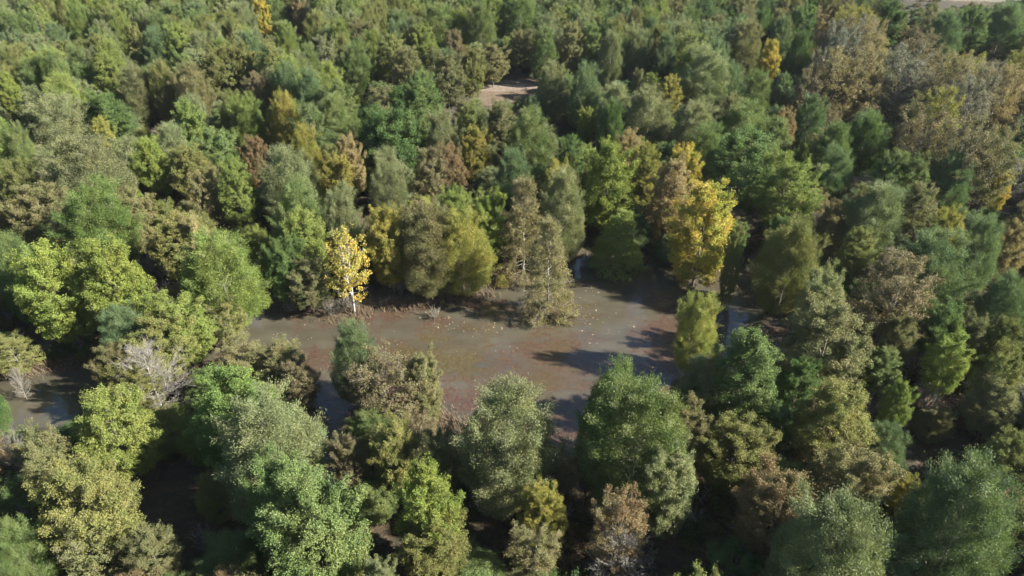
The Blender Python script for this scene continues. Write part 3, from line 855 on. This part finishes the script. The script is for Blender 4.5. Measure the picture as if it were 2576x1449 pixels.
US = [srcof('u', 0), srcof('u', 1), srcof('u', 2), srcof('g', 0)]
n = 17000
c = np.c_[rng.uniform(-230, 230, n), rng.uniform(22, 300, n) ** 1.0]
c = c[np.abs(c[:, 0]) < 0.76 * (c[:, 1] * cp + CAM_H * sp) + 10]
c = c[(c[:, 1] < 150) | (rng.random(len(c)) < 0.45)]
gz = ground_z(c); ok = (gz > 0.03) & (sdist(c, POND) > 0.6) & (sdist(c, POOL) > 0.4) & ~inside(c, CLEAR) & ~inside(c, FIELD)
dens = vnoise(c, 11, 21) > -0.45; ok &= dens
c = c[ok]; gz = gz[ok]
pts = []
for (x, y), z in zip(c, gz):
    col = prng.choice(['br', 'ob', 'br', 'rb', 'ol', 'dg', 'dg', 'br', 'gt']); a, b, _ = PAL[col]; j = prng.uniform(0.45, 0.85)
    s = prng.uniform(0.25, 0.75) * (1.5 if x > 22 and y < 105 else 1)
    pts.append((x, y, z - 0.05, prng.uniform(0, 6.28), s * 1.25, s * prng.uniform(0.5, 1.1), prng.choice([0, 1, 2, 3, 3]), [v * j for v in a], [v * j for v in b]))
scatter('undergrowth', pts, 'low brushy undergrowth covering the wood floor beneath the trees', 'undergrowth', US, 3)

# ------------------------------------------------------------------ ground, water, clearing, field
def structure(name, me):
    o = bpy.data.objects.new(name, me); COL.objects.link(o); o['kind'] = 'structure'; return o
xs = np.concatenate([-np.geomspace(4000, 260, 12), np.arange(-250, 250.1, 1.6), np.geomspace(260, 4000, 12)])
ys = np.concatenate([-np.geomspace(3000, 40, 10), np.arange(-30, 200, 1.3), np.arange(201, 400, 5.0), np.geomspace(410, 6000, 14)])
XX, YY = np.meshgrid(xs, ys); P = np.c_[XX.ravel(), YY.ravel()]
V = np.c_[P, ground_z(P)]; nx = len(xs)
ii = (np.arange(len(ys) - 1)[:, None] * nx + np.arange(nx - 1)[None]).ravel()
F = np.stack([ii, ii + 1, ii + nx + 1, ii + nx], 1)
me = mesh_from('ground', V, F, [ground_material()]); me.polygons.foreach_set('use_smooth', np.ones(len(F), bool))
def cover(nm, pls, soft):
    v = np.zeros(len(P))
    for pl in pls: v = np.maximum(v, np.clip(0.5 - sdist(P, pl) / soft, 0, 1))
    a = me.attributes.new(nm, 'FLOAT', 'POINT'); a.data.foreach_set('value', v.astype(np.float32))
cover('dry', [poly([(1190,212),(1345,204),(1358,245),(1262,275),(1205,270)]), poly([(1420,385),(1500,375),(1520,400),(1440,410)])], 5.0)
cover('sand', [poly([(1180,222),(1260,220),(1350,214),(1362,226),(1300,231),(1250,236),(1180,234)]), poly([(165,912),(190,893),(215,892),(218,905),(190,920)])], 2.0)
cover('field', [FIELD], 6.0)
structure('ground', me)
# water: one level sheet, shoreline where the ground rises through it
xs2 = np.linspace(-125, 125, 60); ys2 = np.linspace(15, 135, 40); A, B = np.meshgrid(xs2, ys2); nx = 60
ii = (np.arange(39)[:, None] * nx + np.arange(59)[None]).ravel()
structure('water', mesh_from('water', np.c_[A.ravel(), B.ravel(), np.zeros(A.size)], np.stack([ii, ii + 1, ii + nx + 1, ii + nx], 1), [water_material()]))
# ------------------------------------------------------------------ marsh grass on the shore and leaves afloat
def blades(name, spots, m, label):
    Vs = []; Fs = []; k = 0; rr = []
    for (x, y, rx, ry, n, hh) in spots:
        n = int(n * 1.3)
        X0, Y0 = at(x, y); X1, _ = at(x + rx, y); _, Y1 = at(x, y - ry); sx = abs(X1 - X0); sy = abs(Y1 - Y0)
        q = rng.normal(size=(n, 2)) * 0.62; bx = X0 + q[:, 0] * sx; by = Y0 + q[:, 1] * sy
        az = rng.uniform(0, 6.28, n); L = hh * rng.uniform(0.25, 0.8, n); wd = rng.uniform(0.015, 0.045, n); ln = rng.uniform(0.1, 1.2, n)
        z0_ = np.maximum(ground_z(np.c_[bx, by]), 0.0) - 0.02
        ca, sa = np.cos(az), np.sin(az)
        b0 = np.c_[bx - ca*wd, by - sa*wd, z0_]; b1 = np.c_[bx + ca*wd, by + sa*wd, z0_]
        t1 = np.c_[bx + sa*ln*L + ca*wd*0.3, by - ca*ln*L + sa*wd*0.3, z0_ + L]; t0 = np.c_[bx + sa*ln*L - ca*wd*0.3, by - ca*ln*L - sa*wd*0.3, z0_ + L]
        Vs.append(np.stack([b0, b1, t1, t0], 1).reshape(-1, 3)); Fs.append(np.arange(4*n).reshape(-1, 4) + k); k += 4*n
    o = bpy.data.objects.new(name, mesh_from(name, np.concatenate(Vs), np.concatenate(Fs), [m])); COL.objects.link(o)
    o['label'] = label; o['category'] = 'grass'; o['kind'] = 'stuff'
blades('marsh_grass', [(1000,768,35,12,900,1.4),(1060,762,50,10,1100,1.3),(1130,752,55,8,800,1.1),(1200,742,40,8,400,1.0),(1250,718,40,10,500,1.0),(1385,795,45,9,1100,1.2),(905,790,22,14,700,1.2),(925,770,14,18,400,1.0),
   (1105,1062,45,20,1300,0.9),(1090,1085,60,18,1000,0.9),(1520,650,60,8,500,1.0),(1640,655,60,8,500,1.0),(425,1062,50,22,1500,0.8),(190,905,40,12,700,1.0),(60,925,70,25,900,1.0),(1940,735,80,12,600,1.0),
   (860,806,40,8,200,0.7),(780,1120,60,25,700,0.8),(450,760,50,25,500,0.9),(1310,700,40,8,300,1.0),(1700,1075,40,20,400,1.0)],
   flat_mat('dead_grass', (0.065, 0.045, 0.028), (0.17, 0.125, 0.075), 1.1), 'russet and straw coloured marsh grass fringing the pond shore')
fl = flat_mat('floating_leaf', (0.17, 0.11, 0.05), (0.36, 0.29, 0.19), 0.8, 0.6)
q = np.c_[rng.uniform(-45, 62, 16000), rng.uniform(44, 104, 16000)]
q = q[(sdist(q, POND) < -0.3)]; q = q[(vnoise(q, 5, 33) + vnoise(q, 1.7, 34) * 0.6 + rng.uniform(-0.9, 0.9, len(q))) > 0.68]
n = len(q); az = rng.uniform(0, 6.28, n); s1 = rng.uniform(0.04, 0.12, n) * np.where(rng.random(n) < 0.07, 2.3, 1); s2 = s1 * rng.uniform(0.25, 0.7, n)
ca, sa = np.cos(az), np.sin(az); zz = rng.uniform(0.01, 0.04, n)
V = np.stack([np.c_[q[:, 0] + ca*s1, q[:, 1] + sa*s1, zz], np.c_[q[:, 0] - sa*s2, q[:, 1] + ca*s2, zz + 0.02], np.c_[q[:, 0] - ca*s1, q[:, 1] - sa*s1, zz], np.c_[q[:, 0] + sa*s2, q[:, 1] - ca*s2, zz]], 1).reshape(-1, 3)
o = bpy.data.objects.new('floating_leaves', mesh_from('floating_leaves', V, np.arange(4*n).reshape(-1, 4), [fl])); COL.objects.link(o)
o['label'] = 'pale fallen leaves afloat on the brown pond water'; o['category'] = 'leaves'; o['kind'] = 'stuff'


# ------------------------------------------------------------------ the air: far woods fade very slightly
mh = bpy.data.materials.new('haze_air'); mh.use_nodes = True; th = mh.node_tree; th.nodes.remove(th.nodes['Principled BSDF'])
pv = th.nodes.new('ShaderNodeVolumePrincipled'); pv.inputs['Color'].default_value = (0.88, 0.94, 1.0, 1); pv.inputs['Density'].default_value = 0.00005; pv.inputs['Anisotropy'].default_value = 0.2
th.links.new(pv.outputs[0], th.nodes['Material Output'].inputs['Volume'])
x0, x1, y0, y1, z0, z1 = -4100, 4100, -3100, 6100, -3, 66
V = [(x0,y0,z0),(x1,y0,z0),(x1,y1,z0),(x0,y1,z0),(x0,y0,z1),(x1,y0,z1),(x1,y1,z1),(x0,y1,z1)]
o = bpy.data.objects.new('haze', mesh_from('haze', V, [(0,3,2,1),(4,5,6,7),(0,1,5,4),(1,2,6,5),(2,3,7,6),(3,0,4,7)], [mh])); COL.objects.link(o); o['kind'] = 'stuff'; o['label'] = 'thin haze in the air over the far woods'; o['category'] = 'haze'
